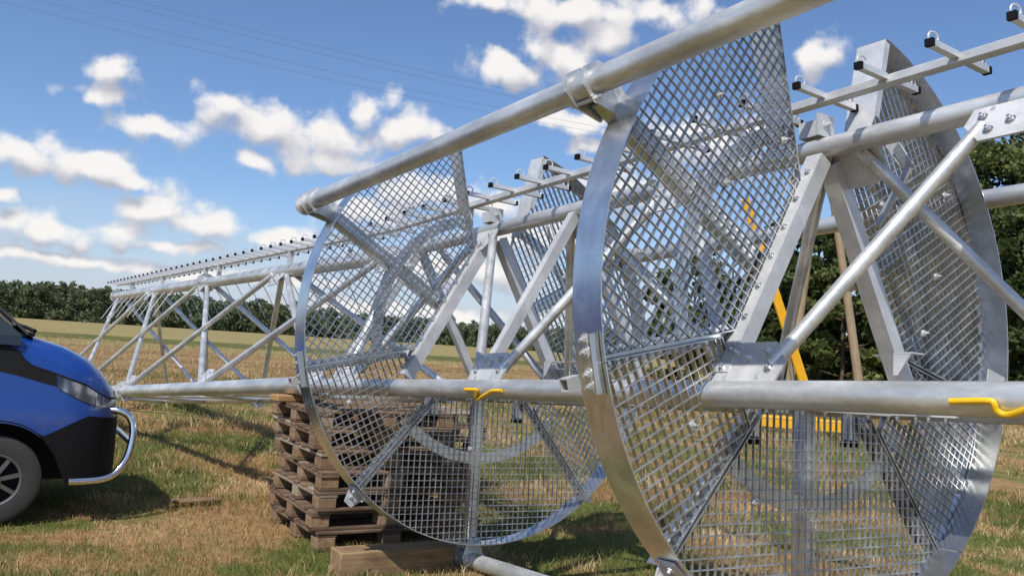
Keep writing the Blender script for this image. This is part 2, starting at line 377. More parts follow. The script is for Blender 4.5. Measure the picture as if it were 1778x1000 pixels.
def bolt(mb, p, ax, r=.013, h=.014):
    ax = Vector(ax).normalized(); mb.tube([p, Vector(p) + ax * .003], r * 1.7, 12); mb.tube([Vector(p) + ax * .003, Vector(p) + ax * h], r, 6); mb.tube([Vector(p) + ax * h, Vector(p) + ax * (h + .012)], r * .55, 8)
def gusset(x, a, b, n_deg, flip=1):
    n = P(0, 1, n_deg); c = CH(x, a); t = (CH(x, b) - c).normalized(); X = Vector((1, 0, 0))
    o = [c + X * -.17 + t * .04, c + X * .17 + t * .04, c + X * .19 + t * .13, c + X * .11 + t * .23, c + X * -.11 + t * .23, c + X * -.19 + t * .13]
    mb = MB(); mb.plate([q + n * .035 for q in o], .01); g = mb.build('gusset', 'zinc_angle', mast)
    for dx, dt in ((-.12, .10), (-.08, .18), (.12, .10), (.08, .18), (0, .15)): mb = MB(); bolt(mb, c + X * dx + t * dt + n * .04, n); mb.build('bolt', 'zinc_sheet', g)
for x in lo[:3]:
    gusset(x, 210, 90, 150); gusset(x, 210, 330, 270); gusset(x, 330, 210, 270)
for x in tp[1:4]: gusset(x, 90, 210, 150)
for x in tpf[2:5]: gusset(x, 90, 330, 30)
for x in lof[1:4]: gusset(x, 330, 90, 30)
for x in nodes[1:]:
    gusset(x, 210, 90, 150); gusset(x, 90, 210, 150)
def channel(x, a, b, n_deg, w=.10, h=.07, t=.008, d_off=.0, name='cross_frame'):
    # U channel between two chords in the plane X = x, web facing the mast top
    p0, p1 = CH(x, a), CH(x, b); d = (p1 - p0).normalized(); n = P(0, 1, n_deg); L = (p1 - p0).length
    p0 = p0 + d * .05; p1 = p1 - d * .05; L = (p1 - p0).length; c = (p0 + p1) / 2 + n * d_off; X = Vector((1, 0, 0))
    mb = MB(); mb.box(c + X * w * .5, d * L / 2, X * t / 2, n * h / 2)
    mb.box(c + n * (h / 2 - t / 2 + .0005), d * (L / 2 - .001), X * (w / 2 - t * .6), n * t / 2); mb.box(c - n * (h / 2 - t / 2 + .0005), d * (L / 2 - .001), X * (w / 2 - t * .6), n * t / 2)
    return mb.build(name, 'zinc_angle', mast)
for a, b in faces:
    channel(1.03, a, b, FN[(a, b)], .06, .065)
    channel(4.6, a, b, FN[(a, b)], .07, .08)
    channel(-1.12, a, b, FN[(a, b)], .06, .065)
# pipes on the platform arms
pipes = {}
for a in (150, 30, 270):
    x0 = -.22
    mb = MB(); mb.tube([P(x0, RO, a), P(XR - .2, RO, a)], .055, 28); pipes[a] = mb.build('antenna_pipe', 'zinc_tube', mast)
    n = P(0, 1, a); t = P(0, 1, a + 90); X = Vector((1, 0, 0))
    mb = MB(); mb.tube([P(x0 - .012, RO, a), P(x0 - .001, RO, a)], .072, 24); mb.build('end_cap', 'zinc_tube', pipes[a])

# grating platforms
GP, GD = .045, .027
panels = [(103, 193, 150, .45), (193, 229, 207, .674), (229, 311, 270, .44), (311, 347, 333, .674), (-13, 77, 30, .45)]
def clip_line(p0, d, hps, rad):
    lo_, hi_ = -4.0, 4.0
    for (nx_, ny_, k) in hps:
        a_ = d[0] * nx_ + d[1] * ny_; b_ = k - (p0[0] * nx_ + p0[1] * ny_)
        if abs(a_) < 1e-9:
            if b_ > 0: return []
        elif a_ > 0: lo_ = max(lo_, b_ / a_)
        else: hi_ = min(hi_, b_ / a_)
    bq = p0[0] * d[0] + p0[1] * d[1]; cq = p0[0] ** 2 + p0[1] ** 2 - rad ** 2; D = bq * bq - cq
    if D <= 0: return []
    lo_ = max(lo_, -bq - sqrt(D)); hi_ = min(hi_, -bq + sqrt(D))
    if hi_ - lo_ < .012: return []
    out = [(lo_, hi_)]
    for a in (90, 210, 330):
        cx, cy = RC * cos(radians(a)) - p0[0], RC * sin(radians(a)) - p0[1]; m_ = cx * d[0] + cy * d[1]; e2 = cx * cx + cy * cy - m_ * m_
        if e2 < .085 ** 2:
            h_ = sqrt(.085 ** 2 - e2); new = []
            for (s0, s1) in out:
                if m_ + h_ <= s0 or m_ - h_ >= s1: new.append((s0, s1)); continue
                if m_ - h_ - s0 > .012: new.append((s0, m_ - h_))
                if s1 - m_ - h_ > .012: new.append((m_ + h_, s1))
            out = new
    return out
def platform(xp):
    X = Vector((1, 0, 0))
    # toe board: the curved kick plate round the rim is the platform's own mesh
    def arc_band(a0, a1, r, x0, x1, t, mb, n=None):
        n = n or max(4, int(abs(a1 - a0) / 2)); vs = []
        for i in range(n + 1):
            a = a0 + (a1 - a0) * i / n
            vs += [P(x0, r, a), P(x1, r, a), P(x1, r - t, a), P(x0, r - t, a)]
        fs = []
        for i in range(n):
            for k in range(4): fs.append((i * 4 + k, i * 4 + (k + 1) % 4, (i + 1) * 4 + (k + 1) % 4, (i + 1) * 4 + k))
        fs += [(3, 2, 1, 0), tuple(n * 4 + k for k in range(4))]
        mb.add(vs, [tuple(reversed(f)) for f in fs])
    mb = MB()
    for (a0, a1, n_, d_) in panels: arc_band(a0 + .12, a1 - .12, R, xp, xp + TW, .006, mb)
    plat = mb.build('platform', 'zinc_sheet', mast)
    plat['label'] = 'round grating platform with curved kick plate'
    for (a0, a1, nd, dist) in panels:
        e0 = (cos(radians(a0)), sin(radians(a0))); e1 = (cos(radians(a1)), sin(radians(a1))); n = (cos(radians(nd)), sin(radians(nd))); t = (-n[1], n[0])
        gap = .012
        hps = [(-e0[1], e0[0], gap), (e1[1], -e1[0], gap), (n[0], n[1], dist)]
        mb = MB(); rad = R - .008
        def bar(p0, d, s0, s1, xa, xb, th):
            c = Vector(((xa + xb) / 2, p0[0] + d[0] * (s0 + s1) / 2, p0[1] + d[1] * (s0 + s1) / 2))
            mb.box(c, Vector((0, d[0], d[1])) * (s1 - s0) / 2, X * (xb - xa) / 2, Vector((0, -d[1], d[0])) * th / 2)
        for k in range(-40, 41):    # bars along the panel axis, then the cross bars
            p0 = (t[0] * k * GP, t[1] * k * GP)
            for s0, s1 in clip_line(p0, n, hps, rad): bar(p0, n, s0, s1, xp + GD - .012, xp + GD, .0034)
        for k in range(0, 40):
            p0 = (n[0] * (dist + k * GP + .01), n[1] * (dist + k * GP + .01))
            for s0, s1 in clip_line(p0, t, hps, rad): bar(p0, t, s0, s1, xp + .0035, xp + GD - .0015, .0026)
        # edging
        def edge(p0, d):
            for s0, s1 in clip_line(p0, d, [(h[0], h[1], h[2] - .004) for h in hps], R - .006): bar(p0, d, s0, s1, xp + .0005, xp + GD + .004, .0045)
        edge((-e0[1] * (gap - .002), e0[0] * (gap - .002)), e0); edge((e1[1] * (gap - .002), -e1[0] * (gap - .002)), e1); edge((n[0] * (dist - .002), n[1] * (dist - .002)), t)
        g = mb.build('grating', 'zinc_bar', plat, smooth=False); g['kind'] = 'stuff'
    # ledger angles under the seams
    for a, r0 in ((193, .62), (229, .62), (311, .62), (347, .62)):
        mb = MB(); d = P(0, 1, a); s_ = P(0, 1, a + 90)
        mb.box(P(xp - .012, (r0 + R - .01) / 2, a), d * (R - .01 - r0) / 2, s_ * .04, X * .004); mb.box(P(xp - .05, (r0 + R - .012) / 2, a), d * (R - .012 - r0) / 2, s_ * .004, X * .034)
        mb.build('ledger_angle', 'zinc_sheet', plat)
    # radial returns of the kick plate either side of the ladder gap
    for a, s_ in ((77, -1),):
        mb = MB(); t = P(0, 1, a + 90 * s_); d = P(0, 1, a)
        mb.plate([P(xp + .002, .80, a), P(xp + TW * .62, .80, a), P(xp + TW, 1.02, a), P(xp + TW, R - .012, a), P(xp + .002, R - .008, a)], .006)
        mb.beam(P(xp + TW - .004, 1.03, a) + t * .02, P(xp + TW - .004, R - .02, a) + t * .02, .006, .034, X)
        mb.build('kick_plate_return', 'zinc_angle', plat)
    mb = MB(); mb.plate([P(xp - .002, .82, 103), P(xp - .13, .82, 103), P(xp - .15, R - .02, 103), P(xp - .002, R - .008, 103)], .006); mb.build('kick_plate_return', 'zinc_sheet', plat)
    # face channels, outrigger arms, arcs
    for a, b in faces:
        nd = FN[(a, b)]; n = P(0, 1, nd); p0, p1 = CH(xp, a), CH(xp, b); d = (p1 - p0).normalized()
        c = (p0 + p1) / 2 + n * .005; L = (p1 - p0).length - .16; mb = MB()
        mb.box(c + X * .085, d * L / 2, X * .004, n * .04); mb.box(c + n * .036 + X * .042, d * (L / 2 - .001), X * .0385, n * .0042); mb.box(c - n * .036 + X * .042, d * (L / 2 - .001), X * .0385, n * .0042)
        f = mb.build('face_channel', 'zinc_angle', plat)
        for k in range(-3, 4): mb = MB(); bolt(mb, c + n * .0405 + d * (k * L / 7.4) + X * .055, n, .010, .008); mb.build('bolt', 'zinc_sheet', plat)
        mb = MB(); mb.beam(P(xp - .06, .40, nd), P(xp - .06, RO - .075, nd), .08, .08, X); mb.build('outrigger_arm', 'zinc_sheet', plat, bevel=.006)
        mb = MB(); t = P(0, 1, nd + 90)
        for dx in (-.055, .055):
            mb.plate([P(xp - .06 + dx, RO - .16, nd) + t * .045, P(xp - .06 + dx, RO - .16, nd) - t * .045, P(xp - .06 + dx, RO - .03, nd) - t * .085, P(xp - .06 + dx, RO + .05, nd) - t * .07, P(xp - .06 + dx, RO + .085, nd), P(xp - .06 + dx, RO + .05, nd) + t * .07, P(xp - .06 + dx, RO - .03, nd) + t * .085], .012)
        mb.tube([P(xp - .115, RO, nd), P(xp - .005, RO, nd)], .062, 24)
        for s_ in (-1, 1):
            mb.tube([P(xp - .15, RO - .03, nd) + t * .068 * s_, P(xp + .035, RO - .03, nd) + t * .068 * s_], .009, 8); bolt(mb, P(xp + .002, RO - .03, nd) + t * .068 * s_, X, .014)
        mb.build('pipe_clamp', 'zinc_tube', plat)
        mb = MB(); m_ = 14; vs = []
        for i in range(m_ + 1):
            a_ = nd - 46 + 92 * i / m_
            vs += [P(xp - .012, .92, a_), P(xp - .012, .84, a_), P(xp - .020, .84, a_), P(xp - .020, .92, a_)]
        fs = [(i * 4 + k, i * 4 + (k + 1) % 4, i * 4 + 4 + (k + 1) % 4, i * 4 + 4 + k) for i in range(m_) for k in range(4)]
        mb.add(vs, fs); mb.box(P(xp - .045, .80, nd), n * .16, t * .05, X * .006); mb.build('stiffener_arc', 'zinc_sheet', plat)
    # splice plates on the kick plate at the seams
    for a in (193, 347):
        mb = MB(); vs = []; rr = R + .007 if a == 193 else R - .012
        for i in range(9):
            a_ = a - 4.6 + 9.2 * i / 8
            vs += [P(xp + .02, rr - .004, a_), P(xp + TW - .02, rr - .004, a_), P(xp + TW - .02, rr + .004, a_), P(xp + .02, rr + .004, a_)]
        mb.add(vs, [(i * 4 + k, i * 4 + (k + 1) % 4, i * 4 + 4 + (k + 1) % 4, i * 4 + 4 + k) for i in range(8) for k in range(4)] + [(3, 2, 1, 0), (32, 33, 34, 35)])
        mb.box(P(xp + TW - .026, rr + .018, a), P(0, 1, a + 90) * .112, X * .004, P(0, 1, a) * .016)
        mb.build('splice_plate', 'zinc_sheet', plat)
        for da in (-3.4, -1.6, 1.6, 3.4):
            s_ = 1 if a == 193 else -1; mb = MB()
            bolt(mb, P(xp + .075, rr + .004 * s_, a + da), P(0, s_, a + da), .015, .016); mb.tube([P(xp + .075, R - .02, a + da), P(xp + .075, R + .008, a + da)], .008, 8); mb.build('bolt', 'zinc_tube', plat)
    for a in (229, 311):
        mb = MB(); t = P(0, 1, a + 90)
        mb.plate([P(xp + .05, R + .001, a) - t * .07, P(xp + .05, R + .001, a) + t * .07, P(xp + .05, R + .10, a) + t * .03, P(xp + .05, R + .10, a) - t * .03], .01)
        mb.box(P(xp + .085, R + .005, a), t * .075, X * .05, P(0, 1, a) * .004)
        for s_ in (-1, 1):
            bolt(mb, P(xp + .10, R + .009, a) + t * .045 * s_, P(0, 1, a), .014); bolt(mb, P(xp + .055, R + .05, a) + t * .02 * s_, X, .012)
        mb.build('tie_bracket', 'zinc_angle', plat)
    mb = MB(); c_ = P(xp + TW - .012, R - .105, 347); mb.box(c_, P(0, 1, 347) * .085, P(0, 1, 77) * .13, X * .004)
    hp = mb.build('holed_plate', 'zinc_angle', plat)
    for k in (.055, -.005):
        mb = MB(); q = c_ + P(0, 1, 77) * k + P(0, 1, 347) * .012; mb.tube([q + X * .0042, q + X * .0052], .014, 12); mb.build('hole', 'black_trim', plat)
    # short square stubs under the rim and toggle clips that hold the gratings
    for a in (196, 344):
        mb = MB(); t = P(0, 1, a); s_ = P(0, 1, a + 90)
        c = P(xp - .05, R - .02, a)
        for q, hx, hn in ((s_ * .024, t * .06, s_ * .003), (-s_ * .024, t * .06, s_ * .003)): mb.box(c + q, hx, X * .024, hn)
        for q in (X * .024, -X * .024): mb.box(c + q, t * .0595, X * .003, s_ * .0265)
        mb.build('tube_stub', 'zinc_angle', plat)
    r_ = random.Random(int(xp * 10) + 3)
    for nd, lo_, hi_, k in ((150, 110, 188, 5), (30, -8, 70, 4), (211, 198, 224, 1), (270, 234, 306, 1)):
        for i in range(k):
            a = lo_ + (hi_ - lo_) * (i + r_.random() * .6) / k; rr = .78 + .55 * r_.random()
            mb = MB(); mb.box(P(xp + GD + .007, rr, a), X * .004, P(0, 1, a) * .016, P(0, 1, a + 90) * .016); bolt(mb, P(xp + GD + .011, rr, a), X, .009, .016); mb.build('grating_clip', 'zinc_tube', plat)
    # bracket pieces by the ladder gap
    mb = MB(); pts = [(.17, .40, .88), (.24, .40, .76), (.07, .40, .50)]
    for (q0, q1) in ((pts[0], pts[1]), (pts[1], pts[2])):
        mb.beam(Vector((xp, 0, 0)) + Vector(q0), Vector((xp, 0, 0)) + Vector(q1), .06, .008, Vector((1, -.4, 0)))
    mb.beam((xp + .1, .44, .95), (xp + .2, .42, .8), .06, .01, (1, 0, 0))
    mb.build('bent_strap', 'zinc_tube', plat)
    mb = MB(); mb.plate([(xp + .10, .48, -.14), (xp + .20, .48, -.14), (xp + .20, .58, -.14), (xp + .10, .58, -.14)], .008); mb.plate([(xp + .195, .48, -.146), (xp + .10, .48, -.146), (xp + .10, .48, -.25), (xp + .12, .48, -.25)], .008)
    mb.build('landing_bracket', 'zinc_angle', plat)
    for y_ in (-.37, .37):
        mb = MB(); mb.abox((xp - .10, y_ - .03, -.58), (xp - .04, y_ + .03, -.43)); po = mb.build('square_post', 'zinc_sheet', plat, bevel=.004)
        mb = MB(); mb.abox((xp - .102, y_ - .032, -.612), (xp - .038, y_ + .032, -.581)); mb.build('post_cap', 'black_plastic', plat)
    mb = MB(); mb.box(P(xp - .02, rc(xp) + .10, 90), X * .05, (0, .045, 0), (0, 0, .04)); mb.box(P(xp + .05, rc(xp) + .11, 90), X * .006, (0, .06, 0), (0, 0, .055)); bolt(mb, P(xp + .056, rc(xp) + .115, 90), X, .015)
    mb.build('ladder_bracket', 'zinc_angle', plat)
    return plat
platform(0.0); platform(LP)

# climbing ladder: square spine with cross rungs above the top chord
def zr(x): return rc(x) + .243 - .0 * x
segs = [(-14.4, XJ), (XJ + .004, XF), (XF + .004, 6.3)]
rungm = None
for x0, x1 in segs:
    mb = MB(); mb.beam((x0, 0, zr(x0)), (x1, 0, zr(x1)), .06, .042, (0, 1, 0)); rail = mb.build('ladder_rail', 'zinc_angle', mast, bevel=.004)
    k0 = math.ceil((x0 - 2.934) / .329); k1 = math.floor((x1 - 2.934) / .329)
    for k in range(k0, k1 + 1):
        x = 2.934 + k * .329
        if rungm is None:
            mb = MB()
            for s_ in (-1, 1):
                mb.beam((0, s_ * .0305, .012), (0, s_ * .215, .012), .032, .028, (1, 0, 0)); mb.abox((-.0175, min(s_ * .2155, s_ * .236), -.004), (.0175, max(s_ * .2155, s_ * .236), .028), 1)
                mb.torus((0, s_ * .200, .040), (1, .25 * s_, 0), .026, .0048, 16, 6)
            ro = mb.build('rung', ['zinc_angle', 'black_plastic'], rail); rungm = ro.data
        else:
            ro = bpy.data.objects.new('rung', rungm); COL.objects.link(ro); ro.parent = rail
        ro.location = (x, 0, zr(x))
for x in (-12.9, -10.4, -7.75, -7.05, -4.25, -2.2, -.35, 1.2, 4.2, 5.6):
    mb = MB(); mb.beam((x, 0, rc(x) + .05), (x, 0, zr(x) - .022), .07, .05, (1, 0, 0)); mb.build('ladder_post', 'zinc_angle', mast)
# cable hangers under the top chord
x = -13.9
while x < -2.0:
    for s_ in ((-1, 1) if x < -9 else (1,)):
        mb = MB(); z = rc(x); mb.tube([(x, s_ * .05, z - .05), (x + .02, s_ * .16, z - .22), (x + .03, s_ * .32, z - .50)], .0055, 6); mb.build('cable_hanger', 'zinc_angle', mast)
    x += .5

# ------------------------------------------------------------------ yellow hooks on the near chord
for pts, lab in (([(1.01, .004), (1.13, .004), (1.135, .0), (1.10, -.035), (1.09, -.045), (1.11, -.05), (1.18, -.032), (1.26, -.012), (1.30, .0), (1.40, .002)], 'yellow bent strap end on the lower tube below the bolted gusset'),
                 ([(3.96, .0), (4.08, .004), (4.098, -.004), (4.10, -.022), (4.115, -.034), (4.14, -.034), (4.18, -.022), (4.22, -.008), (4.32, -.006)], 'yellow bent strap end on the lower tube beside the holed plate')):
    mb = MB(); W3 = []
    for (x, dz) in pts:
        c = CH(x, 210); ang = radians(192); zz = dz - .012; yy = -sqrt(max(.0645 ** 2 - min(abs(zz), .06) ** 2, .0009)) if zz > -.058 else -.03
        W3.append(mast.matrix_world @ (c + Vector((0, yy - .006, zz))))
    fine = []
    for i in range(len(W3) - 1):
        for k in range(4):
            a_ = W3[max(i - 1, 0)]; b_ = W3[i]; c_ = W3[i + 1]; d_ = W3[min(i + 2, len(W3) - 1)]; t_ = k / 4
            fine.append(.5 * ((2 * b_) + (c_ - a_) * t_ + (2 * a_ - 5 * b_ + 4 * c_ - d_) * t_ ** 2 + (3 * b_ - a_ - 3 * c_ + d_) * t_ ** 3))
    fine.append(W3[-1]); base = fine[0].copy()
    mb.tube([q - base for q in fine], .0105, 10); o = mb.build('yellow_strap', 'yellow_paint', None, loc=base)
    tag(o, lab, 'strap')

# ------------------------------------------------------------------ pallets
PAL = []
def pallet_meshes():
    # square heavy pallet 1.2 x 1.2 x 0.144
    parts = []
    tri = (-.6, -.0725, .455)
    for x0 in tri: parts.append(('bottom_board', (x0, -.6, .0), (x0 + .145, .6, .022)))
    for x0 in tri:
        for y0 in tri: parts.append(('block', (x0 + .004, y0, .0225), (x0 + .141, y0 + .145, .0995)))
    for y0 in tri: parts.append(('cross_board', (-.6, y0, .1), (.6, y0 + .145, .1215)))
    for k in range(7): parts.append(('top_board', (-.6 + k * 1.08 / 6, -.6, .122), (-.6 + k * 1.08 / 6 + .12, .6, .144)))
    out = []
    for n_, lo_, hi_ in parts:
        c = [(a + b) / 2 for a, b in zip(lo_, hi_)]; h = [(b - a) / 2 for a, b in zip(lo_, hi_)]
        mb = MB(); mb.abox([-v for v in h], h)
        o = mb.build(n_, 'pallet_block_wood' if n_ == 'block' else 'pallet_wood', None, smooth=False, bevel=.004)
        out.append((n_, o.data, c)); bpy.data.objects.remove(o)
    return out
PM = pallet_meshes(); pr = random.Random(5)
def pallet(x, y, z, rz, label, group):
    e = empty('pallet', (x, y, z), rz); tag(e, label, 'pallet', group)
    for n_, me, c in PM:
        o = bpy.data.objects.new(n_, me); COL.objects.link(o); o.parent = e
        o.location = (c[0] + pr.uniform(-.004, .004), c[1] + pr.uniform(-.006, .006), c[2]); o.rotation_euler = (0, 0, pr.uniform(-.006, .006))
ordn = ['lowest pallet of the stack under the mast, resting on the grass', 'second pallet from the bottom of the stack under the mast', 'third pallet from the bottom of the stack under the mast', 'fourth pallet up, the middle one of the stack under the mast',
        'fifth pallet from the bottom of the stack under the mast', 'sixth pallet from the bottom of the stack, second from its top', 'topmost pallet of the stack, below the square timber block']
offs = [(.03, .0, .05), (.0, -.02, .02), (.02, .0, .04), (.03, .03, .00), (-.10, .03, .05), (-.17, .02, .02), (-.25, .04, .04)]
for i, (dx, dy, dr) in enumerate(offs):
    pallet(-1.33 + dx, -.26 + dy, .012 + i * .1455, -.10 + dr, ordn[i], 'pallets stacked under the mast')
SX = -1.50
def timber(name, c, size, rz, mat, label, cat, rx=0):
    mb = MB(); mb.abox([-v / 2 for v in size], [v / 2 for v in size]); o = mb.build(name, mat, None, smooth=False, bevel=.008); o.location = c; o.rotation_euler = (rx, 0, rz); tag(o, label, cat); return o
zt = .012 + 7 * .1455
def under(x, y_deg):   # world z of the underside of a lower chord above (x)
    q = mast.matrix_world @ (CH(x, y_deg) ); return q
q = under(-1.93, 210); timber('timber_block', (q.x, q.y, (zt + q.z - .078) / 2), (.16, .34, q.z - .078 - zt), .05, 'fresh_wood', 'square orange timber block wedged between the pallet stack and the tube', 'block')
mbw = MB()
# second stack carrying the far side of the mast
for i in range(6):
    pallet(-3.25 + pr.uniform(-.03, .03), 1.16 + pr.uniform(-.03, .03), .012 + i * .1455, .03 + pr.uniform(-.03, .03),
           'pallet in the rear stack behind the first stack under the far tube', 'pallets stacked behind under the far tube')
zt = .012 + 6 * .1455
q = under(-3.25, 330); timber('timber_block', (q.x, q.y, (zt + q.z - .078) / 2), (.14, .4, q.z - .078 - zt), 0, 'pallet_block_wood', 'timber block on the rear pallet stack under the far tube', 'block')
timber('timber_beam', (-.06, -.60, .088), (.20, .86, .19), -.06, 'beam_wood', 'short brown timber beam lying on the grass before the pallet stack', 'beam')
timber('plank', (-2.78, -1.22, .05), (.12, .42, .03), .05, 'beam_wood', 'thin brown plank lying in the grass near the van shadow', 'plank')
timber('plank', (-2.95, -.42, .05), (.10, .16, .05), .3, 'pallet_block_wood', 'small reddish offcut of wood in the grass beside the pallets', 'plank')

# ------------------------------------------------------------------ utility pole and crane beyond the mast
def at_px(u, v, dist):
    d = pix_dir(u, v); k = dist / math.hypot(d.x, d.y); return Vector((CAM.x + d.x * k, CAM.y + d.y * k, CAM.z + d.z * k))
DP = 27.0
b0 = at_px(1360, 740, DP); b1 = at_px(1503, 740, DP + .6); t0 = at_px(1424, 300, DP); t1 = at_px(1440, 300, DP + .6)
up_ = empty('utility_pole', ((b0.x + b1.x) / 2, (b0.y + b1.y) / 2, 0)); tag(up_, 'wooden A-frame utility pole standing before the wood beyond the mast', 'pole'); O_ = Vector(up_.location)
for q0, q1 in ((b0, t0), (b1, t1)):
    q0 = Vector((q0.x, q0.y, -.1)); mb = MB(); mb.tube([q0 - O_, (q0 + q1) / 2 - O_ + Vector((.02, 0, 0)), q1 - O_], [.135, .118, .10], 12); mb.build('pole_leg', 'pole_wood', up_)
mb = MB(); m_ = (t0 + t1) / 2 - O_; mb.beam(m_ + Vector((-.6, -.9, -.35)), m_ + Vector((.6, .9, -.35)), .12, .1, (0, 0, 1)); mb.build('crossarm', 'pole_wood', up_)
for k in (-.9, 0, .9):
    mb = MB(); c_ = m_ + Vector((.6, .9, 0)) * k + Vector((0, 0, -.29)); mb.tube([c_, c_ + Vector((0, 0, .1)), c_ + Vector((0, 0, .16)), c_ + Vector((0, 0, .26))], [.03, .06, .045, .03], 10); mb.build('insulator', 'black_plastic', up_)
DY = 23.0
g0 = at_px(1418, 745, DY); g1 = at_px(1293, 345, DY - .5); h0 = at_px(1318, 737, DY); h1 = at_px(1505, 739, DY)
cr = empty('crane_boom', (g0.x, g0.y, 0)); tag(cr, 'yellow crane boom leaning up from a low yellow base beyond the mast', 'crane'); O_ = Vector(cr.location)
side_ = Vector((h1.x - h0.x, h1.y - h0.y, 0)).normalized(); back_ = Vector((side_.y, -side_.x, 0))
mb = MB(); mb.beam(Vector((0, 0, .3)), g1 - O_, .24, .22, back_); mb.build('boom', 'orange_yellow', cr, bevel=.03)
mb = MB(); mb.beam(Vector((h0.x, h0.y, .24)) - O_, Vector((h1.x, h1.y, .24)) - O_, .30, .5, Vector((0, 0, 1))); mb.build('base_beam', 'orange_yellow', cr, bevel=.03)
for q in (h0, h1):
    mb = MB(); c_ = Vector((q.x, q.y, .05)) - O_; mb.box(c_, side_ * .25, back_ * .3, Vector((0, 0, .06))); mb.build('foot', 'black_trim', cr, bevel=.01)
mb = MB(); mb.tube([side_ * -.45 + Vector((0, 0, .35)), (g1 - O_) * .42 + Vector((0, 0, .1))], .06, 10); mb.build('hydraulic_ram', 'zinc_sheet', cr)

# ------------------------------------------------------------------ van (front faces +x in its own frame, its right side towards the mast top)
van = empty('van', (-3.28, -2.86, 0), radians(88)); tag(van, 'blue cargo van with black bumper and chrome bull bar parked on the grass', 'van')
HW = 1.0
def outl(t):     # plan outline of the nose, t 0 = side behind the wheel, 1 = centre of the front; returns s, y (right side negative)
    if t < .62: return (-.75 + (1.10) * t / .62, -HW)
    u = (t - .62) / .38; a = u * pi / 2
    return (.35 + .56 * sin(a) ** .62, -HW * cos(a) ** .42 if a < pi / 2 - 1e-6 else 0.0)
def lean(s, y, z, o=0):
    k = max(0, z - .80); f = max(0, min(1, (s - .1) / .7)); s2 = s - f * (.10 * k + .30 * k * k); y2 = y * (1 - .02 * max(0, z - .5) - .10 * max(0, z - .85) ** 1.3)
    b = (1 + .012 * sin(max(0, min(1, (z - .3) / .7)) * pi)) * (1 + o)
    return Vector((s2 + o * .5 * f, y2 * b, z))
def strip(t0, t1, zlo, zhi, mat, name, o=0, nt_=40, nz=8, mirror=True):
    mb = MB(); split = name in ('headlight', 'wing_trim')
    for sg in ((1, -1) if mirror else (1,)):
        vs = []; fs = []
        if split: mb = MB()
        for i in range(nt_ + 1):
            t = t0 + (t1 - t0) * i / nt_; s, y = outl(t); a_, b_ = zlo(s, t), zhi(s, t)
            for k in range(nz + 1):
                z = a_ + (b_ - a_) * k / nz; q = lean(s, y, z, o); vs.append((q.x, q.y * sg, q.z))
        for i in range(nt_):
            for k in range(nz):
                f = (i * (nz + 1) + k, (i + 1) * (nz + 1) + k, (i + 1) * (nz + 1) + k + 1, i * (nz + 1) + k + 1); fs.append(f if sg > 0 else f[::-1])
        mb.add(vs, fs)
        if split: mb.build(name, mat, van)
    return None if split else mb.build(name, mat, van)
def arch(s, base): 
    d = .44 ** 2 - s * s
    return max(base, .36 + sqrt(d)) if d > 0 else base
def lerp(x, pts):
    if x <= pts[0][0]: return pts[0][1]
    for (a, b), (c, d) in zip(pts, pts[1:]):
        if x <= c: return b + (d - b) * (x - a) / (c - a)
    return pts[-1][1]
bump_top = lambda s, t: lerp(s, [(-.75, .80), (-.1, .81), (.15, .77), (.32, .69), (.46, .77), (.62, .85), (.9, .82)])
hood_low = lambda s, t: lerp(s, [(-.75, 1.42), (-.02, 1.40), (.10, 1.34), (.18, 1.245), (.40, 1.18), (.63, 1.10), (.80, .99), (.95, .97)])
lamp_hi = lambda s, t: hood_low(s, t) - .015
lamp_lo = lambda s, t: lerp(s, [(.30, 1.10), (.39, 1.075), (.57, .975), (.72, .92), (.9, .90)])
strip(0, 1, lambda s, t: arch(s, .30), lambda s, t: max(bump_top(s, t), arch(s, .30) + .01), 'black_plastic', 'bumper', .012)
strip(0, 1, lambda s, t: max(bump_top(s, t) - .02, arch(s, .3) - .01), hood_low, 'blue_paint', 'front_body', 0, 48, 12)
strip(.626, .93, lamp_lo, lamp_hi, 'lamp_lens', 'headlight', .010, 24, 6)
strip(.93, 1, lambda s, t: .80, lambda s, t: 1.02, 'black_trim', 'upper_grille', .009, 12, 4)
strip(.36, .625, lambda s, t: lerp(s, [(-.1, 1.20), (.1, 1.155), (.39, 1.08)]), lambda s, t: hood_low(s, t) - .006, 'black_trim', 'wing_trim', .005, 20, 4)
strip(.36, 1, lambda s, t: hood_low(s, t) - .011, lambda s, t: hood_low(s, t) + .003, 'black_trim', 'shut_line', .0075, 40, 1)
strip(.626, .66, lambda s, t: .70, lambda s, t: .704, 'black_trim', 'bumper_seam', .014, 4, 1)
# fog lamp
for sg in (-1, 1):
    mb = MB(); q = lean(*outl(.74), .64, .02); mb.box((q.x, q.y * -sg * -1 if sg < 0 else -q.y, .645), (.085, .045 * sg * -1, 0), (.01, .02 * sg, 0), (0, 0, .035)); mb.build('fog_lamp', 'lamp_lens', van, bevel=.008)
